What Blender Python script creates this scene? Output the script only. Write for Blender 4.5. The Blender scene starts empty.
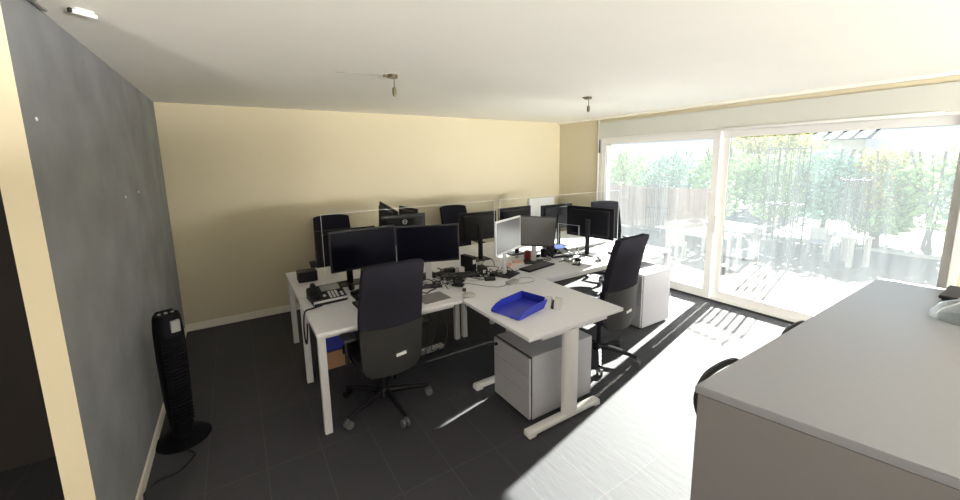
import bpy, bmesh, math, random
from mathutils import Vector, Matrix
PI = math.pi
C = bpy.context.scene.collection
rnd = random.Random(7)

# ------------------------------------------------------------------ materials
MATS = {}
def nt(name):
    m = bpy.data.materials.new(name); m.use_nodes = True
    n = m.node_tree.nodes; l = m.node_tree.links
    return m, n, l, n['Principled BSDF']

def mat(name, col, rough=.5, metal=0., var=.0, scale=12., bump=0., bscale=80., spec=.5, coat=0.):
    if name in MATS: return MATS[name]
    m, n, l, b = nt(name)
    b.inputs['Roughness'].default_value = rough
    b.inputs['Metallic'].default_value = metal
    b.inputs['Specular IOR Level'].default_value = spec
    b.inputs['Coat Weight'].default_value = coat
    tc = n.new('ShaderNodeTexCoord')
    nz = n.new('ShaderNodeTexNoise'); nz.inputs['Scale'].default_value = scale; nz.inputs['Detail'].default_value = 5
    l.new(tc.outputs['Object'], nz.inputs['Vector'])
    mx = n.new('ShaderNodeMix'); mx.data_type = 'RGBA'
    a = [max(0, c*(1-var)) for c in col]; d = [min(1, c*(1+var)) for c in col]
    mx.inputs['A'].default_value = (*a, 1); mx.inputs['B'].default_value = (*d, 1)
    l.new(nz.outputs['Fac'], mx.inputs['Factor']); l.new(mx.outputs['Result'], b.inputs['Base Color'])
    if bump:
        nb = n.new('ShaderNodeTexNoise'); nb.inputs['Scale'].default_value = bscale; nb.inputs['Detail'].default_value = 4
        l.new(tc.outputs['Object'], nb.inputs['Vector'])
        bp = n.new('ShaderNodeBump'); bp.inputs['Strength'].default_value = bump; bp.inputs['Distance'].default_value = .01
        l.new(nb.outputs['Fac'], bp.inputs['Height']); l.new(bp.outputs['Normal'], b.inputs['Normal'])
    MATS[name] = m
    return m

def tile_mat():
    m, n, l, b = nt('slate_tile')
    tc = n.new('ShaderNodeTexCoord')
    mp = n.new('ShaderNodeMapping'); mp.inputs['Location'].default_value = (-.009, -1.8745, 0)
    l.new(tc.outputs['Object'], mp.inputs['Vector'])
    br = n.new('ShaderNodeTexBrick'); br.offset = 0; br.squash = 1
    br.inputs['Scale'].default_value = 1; br.inputs['Brick Width'].default_value = .3155
    br.inputs['Row Height'].default_value = .6315; br.inputs['Mortar Size'].default_value = .0022
    br.inputs['Mortar Smooth'].default_value = .15; br.inputs['Bias'].default_value = 0
    br.inputs['Color1'].default_value = (.020, .0202, .027, 1); br.inputs['Color2'].default_value = (.026, .0262, .034, 1)
    br.inputs['Mortar'].default_value = (.055, .054, .056, 1)
    l.new(mp.outputs['Vector'], br.inputs['Vector'])
    nz = n.new('ShaderNodeTexNoise'); nz.inputs['Scale'].default_value = 9; nz.inputs['Detail'].default_value = 7
    st = n.new('ShaderNodeMapping'); st.inputs['Scale'].default_value = (3.2, .9, 1)
    l.new(tc.outputs['Object'], st.inputs['Vector']); l.new(st.outputs['Vector'], nz.inputs['Vector'])
    mu = n.new('ShaderNodeMix'); mu.data_type = 'RGBA'; mu.blend_type = 'MULTIPLY'; mu.inputs['Factor'].default_value = .35
    l.new(br.outputs['Color'], mu.inputs['A']); l.new(nz.outputs['Color'], mu.inputs['B'])
    l.new(mu.outputs['Result'], b.inputs['Base Color'])
    b.inputs['Roughness'].default_value = TILE_ROUGH
    b.inputs['Specular IOR Level'].default_value = TILE_SPEC
    ad = n.new('ShaderNodeMath'); ad.operation = 'MULTIPLY_ADD'
    iv = n.new('ShaderNodeMath'); iv.operation = 'MULTIPLY'; iv.inputs[1].default_value = -1.2
    l.new(br.outputs['Fac'], iv.inputs[0])
    l.new(nz.outputs['Fac'], ad.inputs[0]); ad.inputs[1].default_value = .9; l.new(iv.outputs[0], ad.inputs[2])
    bp = n.new('ShaderNodeBump'); bp.inputs['Strength'].default_value = .32; bp.inputs['Distance'].default_value = .006
    l.new(ad.outputs[0], bp.inputs['Height']); l.new(bp.outputs['Normal'], b.inputs['Normal'])
    return m

def paver_mat():
    m, n, l, b = nt('terrace_paver')
    tc = n.new('ShaderNodeTexCoord')
    br = n.new('ShaderNodeTexBrick'); br.offset = .5
    br.inputs['Scale'].default_value = 1; br.inputs['Brick Width'].default_value = .6
    br.inputs['Row Height'].default_value = .6; br.inputs['Mortar Size'].default_value = .006
    br.inputs['Color1'].default_value = (.150, .112, .082, 1); br.inputs['Color2'].default_value = (.130, .105, .082, 1)
    br.inputs['Mortar'].default_value = (.16, .14, .13, 1)
    l.new(tc.outputs['Object'], br.inputs['Vector'])
    nz = n.new('ShaderNodeTexNoise'); nz.inputs['Scale'].default_value = 2.2; nz.inputs['Detail'].default_value = 6
    l.new(tc.outputs['Object'], nz.inputs['Vector'])
    mu = n.new('ShaderNodeMix'); mu.data_type = 'RGBA'; mu.blend_type = 'MULTIPLY'; mu.inputs['Factor'].default_value = .5
    l.new(br.outputs['Color'], mu.inputs['A']); l.new(nz.outputs['Fac'], mu.inputs['B'])
    l.new(mu.outputs['Result'], b.inputs['Base Color']); b.inputs['Roughness'].default_value = .8
    return m

def glass_mat(name, tint, haze, gloss_rough=.0, ior=1.45, hazecol=(.9, .95, 1)):
    m = bpy.data.materials.new(name); m.use_nodes = True
    n = m.node_tree.nodes; l = m.node_tree.links; n.clear()
    out = n.new('ShaderNodeOutputMaterial')
    tr = n.new('ShaderNodeBsdfTransparent'); tr.inputs['Color'].default_value = (*tint, 1)
    gl = n.new('ShaderNodeBsdfGlossy'); gl.inputs['Roughness'].default_value = gloss_rough
    gl.inputs['Color'].default_value = (1, 1, 1, 1)
    fr = n.new('ShaderNodeFresnel'); fr.inputs['IOR'].default_value = ior
    mx = n.new('ShaderNodeMixShader'); l.new(fr.outputs['Fac'], mx.inputs['Fac'])
    l.new(tr.outputs[0], mx.inputs[1]); l.new(gl.outputs[0], mx.inputs[2])
    last = mx
    if haze:
        tl = n.new('ShaderNodeBsdfTranslucent'); tl.inputs['Color'].default_value = (*hazecol, 1)
        tc = n.new('ShaderNodeTexCoord'); mp = n.new('ShaderNodeMapping')
        mp.inputs['Scale'].default_value = (1, 5, .5); l.new(tc.outputs['Object'], mp.inputs['Vector'])
        nz = n.new('ShaderNodeTexNoise'); nz.inputs['Scale'].default_value = 2.5; nz.inputs['Detail'].default_value = 6
        l.new(mp.outputs['Vector'], nz.inputs['Vector'])
        ml = n.new('ShaderNodeMath'); ml.operation = 'MULTIPLY_ADD'; ml.inputs[1].default_value = haze*.9; ml.inputs[2].default_value = haze*.55
        l.new(nz.outputs['Fac'], ml.inputs[0])
        m2 = n.new('ShaderNodeMixShader'); l.new(ml.outputs[0], m2.inputs['Fac'])
        l.new(mx.outputs[0], m2.inputs[1]); l.new(tl.outputs[0], m2.inputs[2]); last = m2
    l.new(last.outputs[0], out.inputs['Surface'])
    return m

def leaf_mat(name, c1, c2):
    m = bpy.data.materials.new(name); m.use_nodes = True
    n = m.node_tree.nodes; l = m.node_tree.links; n.clear()
    out = n.new('ShaderNodeOutputMaterial')
    df = n.new('ShaderNodeBsdfDiffuse'); tl = n.new('ShaderNodeBsdfTranslucent')
    tc = n.new('ShaderNodeTexCoord'); nz = n.new('ShaderNodeTexNoise'); nz.inputs['Scale'].default_value = 6
    l.new(tc.outputs['Object'], nz.inputs['Vector'])
    mc = n.new('ShaderNodeMix'); mc.data_type = 'RGBA'; mc.inputs['A'].default_value = (*c1, 1); mc.inputs['B'].default_value = (*c2, 1)
    l.new(nz.outputs['Fac'], mc.inputs['Factor'])
    l.new(mc.outputs['Result'], df.inputs['Color']); l.new(mc.outputs['Result'], tl.inputs['Color'])
    mx = n.new('ShaderNodeMixShader'); mx.inputs['Fac'].default_value = .3
    l.new(df.outputs[0], mx.inputs[1]); l.new(tl.outputs[0], mx.inputs[2]); l.new(mx.outputs[0], out.inputs['Surface'])
    return m

def screen_mat(name, col, strength):
    m, n, l, b = nt(name)
    b.inputs['Base Color'].default_value = (*[c*.3 for c in col], 1); b.inputs['Roughness'].default_value = .25
    b.inputs['Emission Color'].default_value = (*col, 1); b.inputs['Emission Strength'].default_value = strength
    return m

# look parameters
TILE_ROUGH, TILE_SPEC = .80, .78
SUN, SKY, EXPO, LED = 54.0, 1.0, 0.0, 208.0

M = dict(
 tile=tile_mat(), paver=paver_mat(),
 cream=mat('cream_paint', (.60, .54, .385), .8, var=.03, scale=2),
 white=mat('ceiling_paint', (.93, .905, .84), .85, var=.02, scale=2),
 slate=mat('dark_wall_plaster', (.225, .232, .250), .75, var=.45, scale=3.0, bump=.15, bscale=25),
 base=mat('white_skirting', (.80, .77, .68), .5),
 frame=mat('white_window_frame', (.66, .65, .62), .45),
 box=mat('shutter_box_white', (.52, .52, .46), .6),
 seal=mat('black_rubber_seal', (.012, .012, .014), .6),
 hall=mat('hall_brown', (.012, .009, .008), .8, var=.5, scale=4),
 top=mat('desk_laminate', (.66, .665, .69), .42, var=.03, scale=30),
 edge=mat('desk_edge', (.46, .355, .345), .5),
 legm=mat('leg_silver', (.62, .62, .63), .38, metal=.35),
 foot=mat('foot_grey', (.66, .66, .65), .45),
 cab=mat('pedestal_silver', (.50, .50, .53), .40, metal=.35, var=.05, scale=20),
 cabd=mat('pedestal_gap', (.03, .03, .032), .6),
 blk=mat('black_plastic', (.005, .005, .007), .45, spec=.2),
 blk2=mat('charcoal_plastic', (.013, .013, .015), .5, spec=.25),
 scr=mat('screen_off', (.002, .002, .0045), .3, spec=.03),
 silver=mat('silver_plastic', (.55, .55, .56), .35, metal=.3),
 grey=mat('grey_plastic', (.30, .30, .29), .5),
 fab=mat('chair_fabric', (.0135, .0130, .0195), .95, spec=.12, var=.25, scale=90, bump=.2, bscale=400),
 shell=mat('chair_shell', (.021, .021, .021), .5, spec=.3),
 chairm=mat('chair_base_black', (.007, .007, .009), .45, spec=.2),
 cast=mat('caster_grey', (.09, .09, .095), .4),
 label=mat('white_label', (.85, .85, .85), .5),
 fan=mat('fan_black', (.0035, .0035, .005), .6, spec=.08),
 key=mat('key_grey', (.055, .055, .06), .5),
 keyw=mat('key_pale', (.50, .50, .50), .5),
 blue=mat('blue_plastic', (.018, .028, .34), .35),
 navy=mat('blue_cloth', (.02, .03, .28), .7),
 cardboard=mat('cardboard', (.33, .19, .10), .85, var=.1),
 paper=mat('white_paper', (.70, .70, .69), .7),
 pink=mat('pink_paper', (.80, .48, .40), .7),
 red=mat('red_ceramic', (.22, .02, .03), .3),
 cable=mat('black_cable', (.006, .006, .007), .5, spec=.3),
 cablew=mat('grey_cable', (.45, .44, .42), .5),
 counter=mat('counter_laminate', (.225, .232, .25), .26, spec=.6, var=.03, scale=40),
 counters=mat('counter_side', (.155, .150, .148), .6, var=.05, scale=6),
 lamp=mat('lamp_bronze', (.13, .11, .07), .4, metal=.6),
 lampg=mat('lamp_glass', (.55, .50, .36), .2),
 wood=mat('fence_wood', (.26, .18, .14), .85, var=.25, scale=8),
 iron=mat('dark_iron', (.03, .033, .04), .6),
 patio=mat('patio_white', (.25, .25, .25), .6),
 bark=mat('bark', (.10, .075, .055), .9, var=.3),
 roof=mat('blue_roof', (.012, .022, .05), .8, spec=.1),
 house=mat('pale_house', (.55, .55, .55), .8),
 soil=mat('soil', (.09, .075, .06), .95, var=.3),
 steel=mat('brushed_steel', (.55, .56, .57), .3, metal=.9),
 brown=mat('dark_brown', (.05, .032, .022), .5),
)
M['winglass'] = glass_mat('window_glass', (.95, .99, 1.0), .025, hazecol=(.80, .91, 1))  # translucent haze mixed in for whitish reflections and the washed-out view
M['acryl'] = glass_mat('clear_acrylic', (.98, .985, .985), 0, ior=1.09)
M['acryledge'] = mat('acrylic_edge', (.78, .80, .80), .2)
M['bowlglass'] = glass_mat('bowl_glass', (.96, .98, .99), .10, .03, ior=1.25)
M['lcd'] = screen_mat('lcd_blue', (.25, .35, .9), 1.2)
M['lcdgrey'] = mat('lcd_grey', (.22, .24, .22), .3)
M['greyscr'] = mat('grey_screen', (.055, .053, .054), .28, spec=.8)  # grey base colour paints the room's reflection onto the two screens
M['leafg'] = leaf_mat('leaf_green', (.14, .27, .09), (.30, .44, .17))
M['leafy'] = leaf_mat('leaf_yellow', (.25, .27, .06), (.40, .36, .10))
M['leafb'] = leaf_mat('leaf_bluegreen', (.12, .25, .18), (.24, .40, .31))

# ------------------------------------------------------------------ mesh builder
class MB:
    def __init__(s): s.bm = bmesh.new(); s.mi = 0
    def _tag(s, faces):
        for f in faces: f.material_index = s.mi
    def box(s, lo, hi, bev=0, rot=None, seg=2):
        lo, hi = Vector(lo), Vector(hi); c = (lo+hi)/2; d = hi-lo
        mt = Matrix.Translation(c) @ (rot.to_4x4() if rot else Matrix()) @ Matrix.Diagonal((*d, 1))
        b2 = bmesh.new(); bmesh.ops.create_cube(b2, size=1, matrix=mt)
        if bev: bmesh.ops.bevel(b2, geom=b2.edges[:], offset=bev, segments=seg, affect='EDGES', profile=.5)
        s._merge(b2); return s
    def _merge(s, b2):
        mp = {}
        for v in b2.verts: mp[v] = s.bm.verts.new(v.co)
        for f in b2.faces:
            try:
                nf = s.bm.faces.new([mp[v] for v in f.verts]); nf.material_index = s.mi
            except ValueError: pass
        b2.free()
    def tube(s, pts, r, seg=8, cap=True, smooth=0, rad=None):
        pts = [Vector(p) for p in pts]
        if smooth and len(pts) > 2:
            q = []
            for i in range(len(pts)-1):
                p0 = pts[max(i-1, 0)]; p1 = pts[i]; p2 = pts[i+1]; p3 = pts[min(i+2, len(pts)-1)]
                for k in range(smooth):
                    t = k/smooth
                    q.append(.5*((2*p1)+(p2-p0)*t+(2*p0-5*p1+4*p2-p3)*t*t+(3*p1-p0-3*p2+p3)*t**3))
            q.append(pts[-1]); pts = q
        rings = []; up = None
        for i, p in enumerate(pts):
            t = (pts[min(i+1, len(pts)-1)]-pts[max(i-1, 0)])
            if t.length < 1e-9: t = Vector((0, 0, 1))
            t.normalize()
            if up is None:
                up = Vector((0, 0, 1)) if abs(t.z) < .9 else Vector((1, 0, 0))
            a = t.cross(up)
            if a.length < 1e-6: a = t.cross(Vector((.3, 1, .2)))
            a.normalize(); b = a.cross(t); b.normalize(); up = b
            rr = rad[i] if rad else r
            rings.append([s.bm.verts.new(p+a*rr*math.cos(2*PI*k/seg)+b*rr*math.sin(2*PI*k/seg)) for k in range(seg)])
        for i in range(len(rings)-1):
            for k in range(seg):
                f = s.bm.faces.new((rings[i][k], rings[i][(k+1) % seg], rings[i+1][(k+1) % seg], rings[i+1][k])); f.material_index = s.mi
        if cap:
            s.bm.faces.new(rings[0][::-1]).material_index = s.mi; s.bm.faces.new(rings[-1]).material_index = s.mi
        return s
    def cyl(s, p0, p1, r0, r1=None, seg=16):
        r1 = r0 if r1 is None else r1
        return s.tube([p0, p1], r0, seg, rad=[r0, r1])
    def prism(s, poly, z0, z1, bev=0):
        b2 = bmesh.new()
        lo = [b2.verts.new((x, y, z0)) for x, y in poly]; hi = [b2.verts.new((x, y, z1)) for x, y in poly]
        n = len(poly)
        b2.faces.new(lo[::-1]); b2.faces.new(hi)
        for i in range(n): b2.faces.new((lo[i], lo[(i+1) % n], hi[(i+1) % n], hi[i]))
        bmesh.ops.recalc_face_normals(b2, faces=b2.faces[:])
        if bev: bmesh.ops.bevel(b2, geom=b2.edges[:], offset=bev, segments=2, affect='EDGES')
        s._merge(b2); return s
    def lathe(s, prof, c=(0, 0, 0), seg=24):
        rings = []
        for r, z in prof:
            rings.append([s.bm.verts.new((c[0]+max(r, 1e-4)*math.cos(2*PI*k/seg), c[1]+max(r, 1e-4)*math.sin(2*PI*k/seg), c[2]+z)) for k in range(seg)])
        for i in range(len(rings)-1):
            for k in range(seg):
                s.bm.faces.new((rings[i][k], rings[i][(k+1) % seg], rings[i+1][(k+1) % seg], rings[i+1][k])).material_index = s.mi
        s.bm.faces.new(rings[0][::-1]).material_index = s.mi; s.bm.faces.new(rings[-1]).material_index = s.mi
        return s
    def slab(s, fn, nu, nv, th):
        """closed curved panel: fn(u,v)->(point, normal)"""
        A = []; B = []
        for i in range(nu+1):
            ra = []; rb = []
            for j in range(nv+1):
                p, nn = fn(i/nu, j/nv); p = Vector(p); nn = Vector(nn).normalized()
                ra.append(s.bm.verts.new(p+nn*th/2)); rb.append(s.bm.verts.new(p-nn*th/2))
            A.append(ra); B.append(rb)
        q = lambda *v: s.bm.faces.new(v)
        for i in range(nu):
            for j in range(nv):
                q(A[i][j], A[i+1][j], A[i+1][j+1], A[i][j+1]); q(B[i][j], B[i][j+1], B[i+1][j+1], B[i+1][j])
        for i in range(nu):
            q(A[i][0], B[i][0], B[i+1][0], A[i+1][0]); q(A[i][nv], A[i+1][nv], B[i+1][nv], B[i][nv])
        for j in range(nv):
            q(A[0][j], A[0][j+1], B[0][j+1], B[0][j]); q(A[nu][j], B[nu][j], B[nu][j+1], A[nu][j+1])
        return s
    def build(s, name, ms, parent=None, loc=None, rz=0, smooth=True, angle=40):
        bmesh.ops.recalc_face_normals(s.bm, faces=s.bm.faces[:])
        me = bpy.data.meshes.new(name); s.bm.to_mesh(me); s.bm.free()
        for m_ in (ms if isinstance(ms, (list, tuple)) else [ms]): me.materials.append(m_)
        if smooth:
            for p in me.polygons: p.use_smooth = True
            me.set_sharp_from_angle(angle=math.radians(angle))
        o = bpy.data.objects.new(name, me); C.objects.link(o)
        if loc: o.location = loc
        if rz: o.rotation_euler.z = rz
        if parent: o.parent = parent
        return o

def tag(o, label, cat, group=None, kind=None):
    o['label'] = label; o['category'] = cat
    if group: o['group'] = group
    if kind: o['kind'] = kind
    return o
def thing(name, label, cat, loc=(0, 0, 0), rz=0, group=None):
    o = bpy.data.objects.new(name, None); C.objects.link(o); o.location = loc; o.rotation_euler.z = rz
    o.empty_display_size = .1
    return tag(o, label, cat, group)
def struct(o): o['kind'] = 'structure'; return o
def copy_tree(o, parent=None):
    c = o.copy(); C.objects.link(c)
    if parent: c.parent = parent
    for ch in list(o.children): copy_tree(ch, c)
    return c

# ------------------------------------------------------------------ room shell
XL, XR, YB, H = -.614, 5.105, 5.285, 2.51
YR = -6.5
XH = -2.6
def sbox(name, lo, hi, m, bev=0):
    return struct(MB().box(lo, hi, bev).build(name, m, smooth=False))
sbox('floor', (XH-.1, YR-.2, -.12), (XR+.06, YB+.2, 0), M['tile'])
sbox('ceiling', (XH-.1, YR-.2, H), (XR+.3, YB+.2, H+.15), M['white'])
b = MB(); b.mi = 0; b.box((XL-.087, 2.08, 0), (XL, YB, H))
for f in b.bm.faces:
    f.normal_update()
    f.material_index = 0 if f.normal.x > .5 else 1
w = b.build('wall_left', [M['slate'], M['cream']], smooth=False); struct(w)
sbox('wall_back', (XL-.087, YB, 0), (XR+.3, YB+.2, H), M['cream'])
# window wall
b = MB(); b.box((XR, 4.36, 0), (XR+.28, YB, H)); b.box((XR, YR, 0), (XR+.28, .52, H)); b.box((XR+.0, .52, 2.19), (XR+.28, 4.36, H))
struct(b.build('wall_right', M['cream'], smooth=False))
# wall behind the camera with its window
b = MB(); b.box((XH-.1, YR-.2, 0), (-.1, YR, H)); b.box((4.7, YR-.2, 0), (XR+.28, YR, H))
b.box((-.1, YR-.2, 2.25), (4.7, YR, H)); b.box((-.1, YR-.2, 0), (4.7, YR, .25))
struct(b.build('wall_front', M['cream'], smooth=False))
w = sbox('window_3', (-.1, YR-.16, .25), (4.7, YR-.10, .31), M['frame'])
b = MB(); b.box((-.1, YR-.16, 2.19), (4.7, YR-.10, 2.25))
for x in (-.1, 1.47, 3.05, 4.64): b.box((x, YR-.16, .31), (x+.06, YR-.10, 2.19))
b.build('window_frame', M['frame'], w, smooth=False)
MB().box((-.04, YR-.135, .31), (4.64, YR-.129, 2.19)).build('pane', M['acryl'], w, smooth=False)
# dark hall left of the end of the dark wall
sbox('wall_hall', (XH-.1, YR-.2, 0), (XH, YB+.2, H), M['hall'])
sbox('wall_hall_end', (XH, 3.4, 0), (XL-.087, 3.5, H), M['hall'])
sbox('wall_divider', (XL-.087, -1.25, 0), (1.7, -1.15, 1.6), M['cream'])  # added unseen wall, shades the back wall's left side from the rear lamps
sbox('wall_hall_side', (XH, -1.25, 0), (XL-.087, -1.15, H), M['cream'])
sbox('baseboard_left', (XL, 2.08, 0), (XL+.014, YB, .075), M['base'], .003)
sbox('baseboard_back', (XL, YB-.014, 0), (XR, YB, .085), M['base'], .003)
sbox('baseboard_right', (XR-.014, 4.37, 0), (XR, YB-.014, .085), M['base'], .003)
# ceiling trim along the window wall, lintel box
b = MB(); b.box((XR-.07, YR, 2.478), (XR, YB, 2.51), .004)
struct(b.build('trim_1', M['base'], smooth=False))
sbox('trim_2', (XR-.03, -1.2, 2.19), (XR, 4.36, 2.43), M['box'], .003)
b = MB(); b.box((XR-.055, .72, 2.168), (XR-.002, 2.52, 2.198), .005)
tag(b.build('curtain_rail', M['frame']), 'thin white rail fixed under the lintel above the sliding glass doors', 'rail')
b = MB(); b.cyl((XR-.02, 4.37, .9), (XR-.02, 4.37, 2.47), .011, seg=8)
pole = b.build('blind_cord', M['frame']); tag(pole, 'white blind rod hanging on the wall left of the glass doors', 'blind rod')
MB().cyl((XR-.022, 4.345, 1.95), (XR-.022, 4.345, 2.16), .014, .008, 8).build('crank', M['iron'], pole)

def sash(name, y0, y1, xo, n):
    """sliding sash y0<y1"""
    o = MB().box((xo, y0, .035), (xo+.05, y1, .135), .004).build('window_%d' % n, M['frame'], smooth=False); struct(o)
    b = MB(); b.box((xo, y0, 2.085), (xo+.05, y1, 2.165), .004)
    b.box((xo, y0, .135), (xo+.05, y0+(.06 if n == 2 else .085), 2.085), .004); b.box((xo, y1-.085, .135), (xo+.05, y1, 2.085), .004)
    b.build('sash_frame', M['frame'], o, smooth=False)
    MB().box((xo+.02, y0+.055, .12), (xo+.028, y1-.08, 2.10)).build('pane', M['winglass'], o, smooth=False)
    return o
sash('l', 2.50, 4.33, XR+.005, 1)
sash('r', .555, 2.50, XR+.06, 2)
b = MB(); b.box((XR-.002, 4.30, 0), (XR+.12, 4.36, 2.19), .004); b.box((XR-.002, .50, 0), (XR+.12, .555, 2.19), .004)
b.box((XR+.0, .555, 2.165), (XR+.12, 4.30, 2.19)); b.box((XR+.0, .555, 0), (XR+.14, 4.30, .035))
struct(b.build('trim_3', M['frame'], smooth=False))
sbox('trim_4', (XR-.014, .60, .001), (XR-.001, 4.36, .022), M['seal'])
b = MB(); b.box((XR-.012, 2.47, .9), (XR+.005, 2.50, 1.12), .004); h_ = b.build('door_handle', M['frame'])
h_.parent = bpy.data.objects['window_1']

# ------------------------------------------------------------------ desks
def polydesk(name, label, poly, legs, rails=()):
    t = thing(name, label, 'desk', (*poly[0], 0))
    ox, oy = poly[0]
    P = [(x-ox, y-oy) for x, y in poly]
    MB().prism(P, .715, .74, .0025).build('desktop', M['top'], t, smooth=False)
    MB().prism([(x, y) for x, y in P], .7149, .7151).bm.free()
    for (x, y) in legs:
        MB().box((x-ox-.025, y-oy-.025, 0), (x-ox+.025, y-oy+.025, .714), .004).build('leg', M['legm'], t, smooth=False)
    for (x0, y0, x1, y1) in rails:
        MB().box((min(x0, x1)-ox-.015, min(y0, y1)-oy-.015, .665), (max(x0, x1)-ox+.015, max(y0, y1)-oy+.015, .714), .003).build('rail', M['legm'], t, smooth=False)
    return t
g = .0015
polydesk('office_desk', 'grey desk with a phone nearest the dark wall in the front row', [(.365, 2.61), (1.47-g, 2.61), (1.87-g, 3.03), (1.87-g, 3.425), (.365, 3.425)],
         [(.395, 2.642), (.395, 3.395), (1.84, 3.395)], [(.42, 2.70, 1.42, 2.70), (.42, 3.36, 1.81, 3.36), (.395, 2.70, .395, 3.36)])
polydesk('office_desk', 'grey desk behind the chair by the glass doors in the front row', [(1.87+g, 3.03+g), (2.39+g, 3.03+g), (2.395+g, 2.645), (4.45, 2.645), (4.45, 3.425), (1.87+g, 3.425)],
         [(1.93, 3.395), (4.42, 2.68), (4.42, 3.395)], [(2.5, 2.72, 4.36, 2.72), (1.96, 3.36, 4.39, 3.36), (4.42, 2.72, 4.42, 3.36)])
polydesk('office_desk', 'grey desk at the back by the cream wall, toward the dark wall', [(.365, 3.435), (2.40, 3.435), (2.40, 4.36), (.365, 4.36)],
         [(.40, 4.28), (2.36, 4.30), (2.36, 3.50), (1.25, 3.50)], [(.43, 4.28, 2.33, 4.28), (.43, 3.55, 2.33, 3.55), (.40, 3.50, .40, 4.25)])
polydesk('office_desk', 'grey desk at the back by the cream wall, toward the glass doors', [(2.41, 3.435), (4.45, 3.435), (4.45, 4.36), (2.41, 4.36)],
         [(2.45, 4.30), (2.45, 3.50), (4.42, 4.30), (4.42, 3.50)], [(2.48, 4.28, 4.39, 4.28), (2.48, 3.55, 4.39, 3.55)])
# T-foot return desk
t = thing('return_desk', 'grey return desk on T-shaped feet carrying the blue letter tray', 'desk', (1.93, 2.2, 0))
P = [(1.475, 1.77), (2.39, 1.77), (2.39, 3.03-g), (1.87+g, 3.03-g), (1.475, 2.61)]
MB().prism([(x-1.93, y-2.2) for x, y in P], .715, .74, .0025).build('desktop', M['top'], t, smooth=False)
for yy in (1.835, 2.50):
    y = yy-2.2
    b = MB()
    pts = [(-.43, .0), (-.40, .030), (-.30, .042), (0, .055), (.17, .042), (.25, .030), (.27, 0)]
    def fn(u, v, y=y):
        return ((-.425+.695*u, y-.035+.07*v, .030), (0, 0, 1))
    b.box((-.425, y-.035, 0.012), (.27, y+.035, .045), .012)
    b.box((-.425, y-.035, 0), (-.36, y+.035, .03), .008); b.box((.21, y-.035, 0), (.27, y+.035, .03), .008)
    b.build('foot', M['foot'], t)
    b = MB(); n = 20
    b.prism([(-.03+.068*math.cos(2*PI*k/n), y+.045*math.sin(2*PI*k/n)) for k in range(n)], .042, .69)
    b.build('column', M['foot'], t)
    MB().box((-.32, y-.03, .675), (.32, y+.03, .714), .004).build('bracket', M['legm'], t, smooth=False)
MB().box((-.05, 1.88-2.2, .68), (.02, 2.46-2.2, .712), .004).build('rail', M['legm'], t, smooth=False)

# pedestals
def pedestal(label, x0, y0, x1, y1, h, front):
    t = thing('pedestal_cabinet', label, 'cabinet', (x0, y0, 0)); w, d = x1-x0, y1-y0
    if front == 'x':   # drawers face -x
        MB().box((.028, 0, .02), (w, d, h), .004).build('body', M['cab'], t, smooth=False)
        zs = [.03, .03+(h-.04)*.42, .03+(h-.04)*.71, h-.006]
        for i in range(3):
            dr = MB().box((0, .003, zs[i]), (.018, d-.003, zs[i+1]-.004), .003).build('drawer', M['cab'], t, smooth=False)
            MB().box((-.0015, d*.1, zs[i+1]-.008), (.004, d*.9, zs[i+1]-.003)).build('handle', M['cab'], dr, smooth=False)
        MB().box((.0185, .004, .022), (.0275, d-.004, h-.003)).build('seal', M['cabd'], t, smooth=False)  # dark strip painting the shade in the gap behind the drawer fronts
        MB().cyl((-.018, d*.9, h-.05), (.001, d*.9, h-.05), .012).build('lock', M['blk'], t)
    else:
        MB().box((0, .0, .02), (w, d-.022, h), .004).build('body', M['cab'], t, smooth=False)
        zs = [.03, .03+(h-.04)*.42, .03+(h-.04)*.71, h-.006]
        for i in range(3):
            dr = MB().box((.003, d-.018, zs[i]), (w-.003, d, zs[i+1]-.004), .003).build('drawer', M['cab'], t, smooth=False)
            MB().box((w*.3, d-.004, zs[i+1]-.02), (w*.7, d+.004, zs[i+1]-.008), .002).build('handle', M['cabd'], dr, smooth=False)
        MB().cyl((w*.9, -.012, h-.05), (w*.9, .001, h-.05), .012).build('lock', M['blk'], t)
    for sx in (.04, w-.06):
        for sy in (.04, d-.06):
            MB().cyl((sx+.01, sy+.01, 0), (sx+.01, sy+.01, .022), .02).build('caster', M['blk'], t)
    return t
pedestal('silver drawer pedestal standing under the return desk with T-shaped feet', 1.605, 1.925, 2.23, 2.36, .50, 'x')
pedestal('silver drawer pedestal standing on the floor next to the glass doors', 3.57, 2.425, 4.09, 2.62, .62, 'y') if False else None
pedestal('silver drawer pedestal standing on the floor next to the glass doors', 3.57, 2.425, 4.09, 2.86, .62, 'x')

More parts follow.
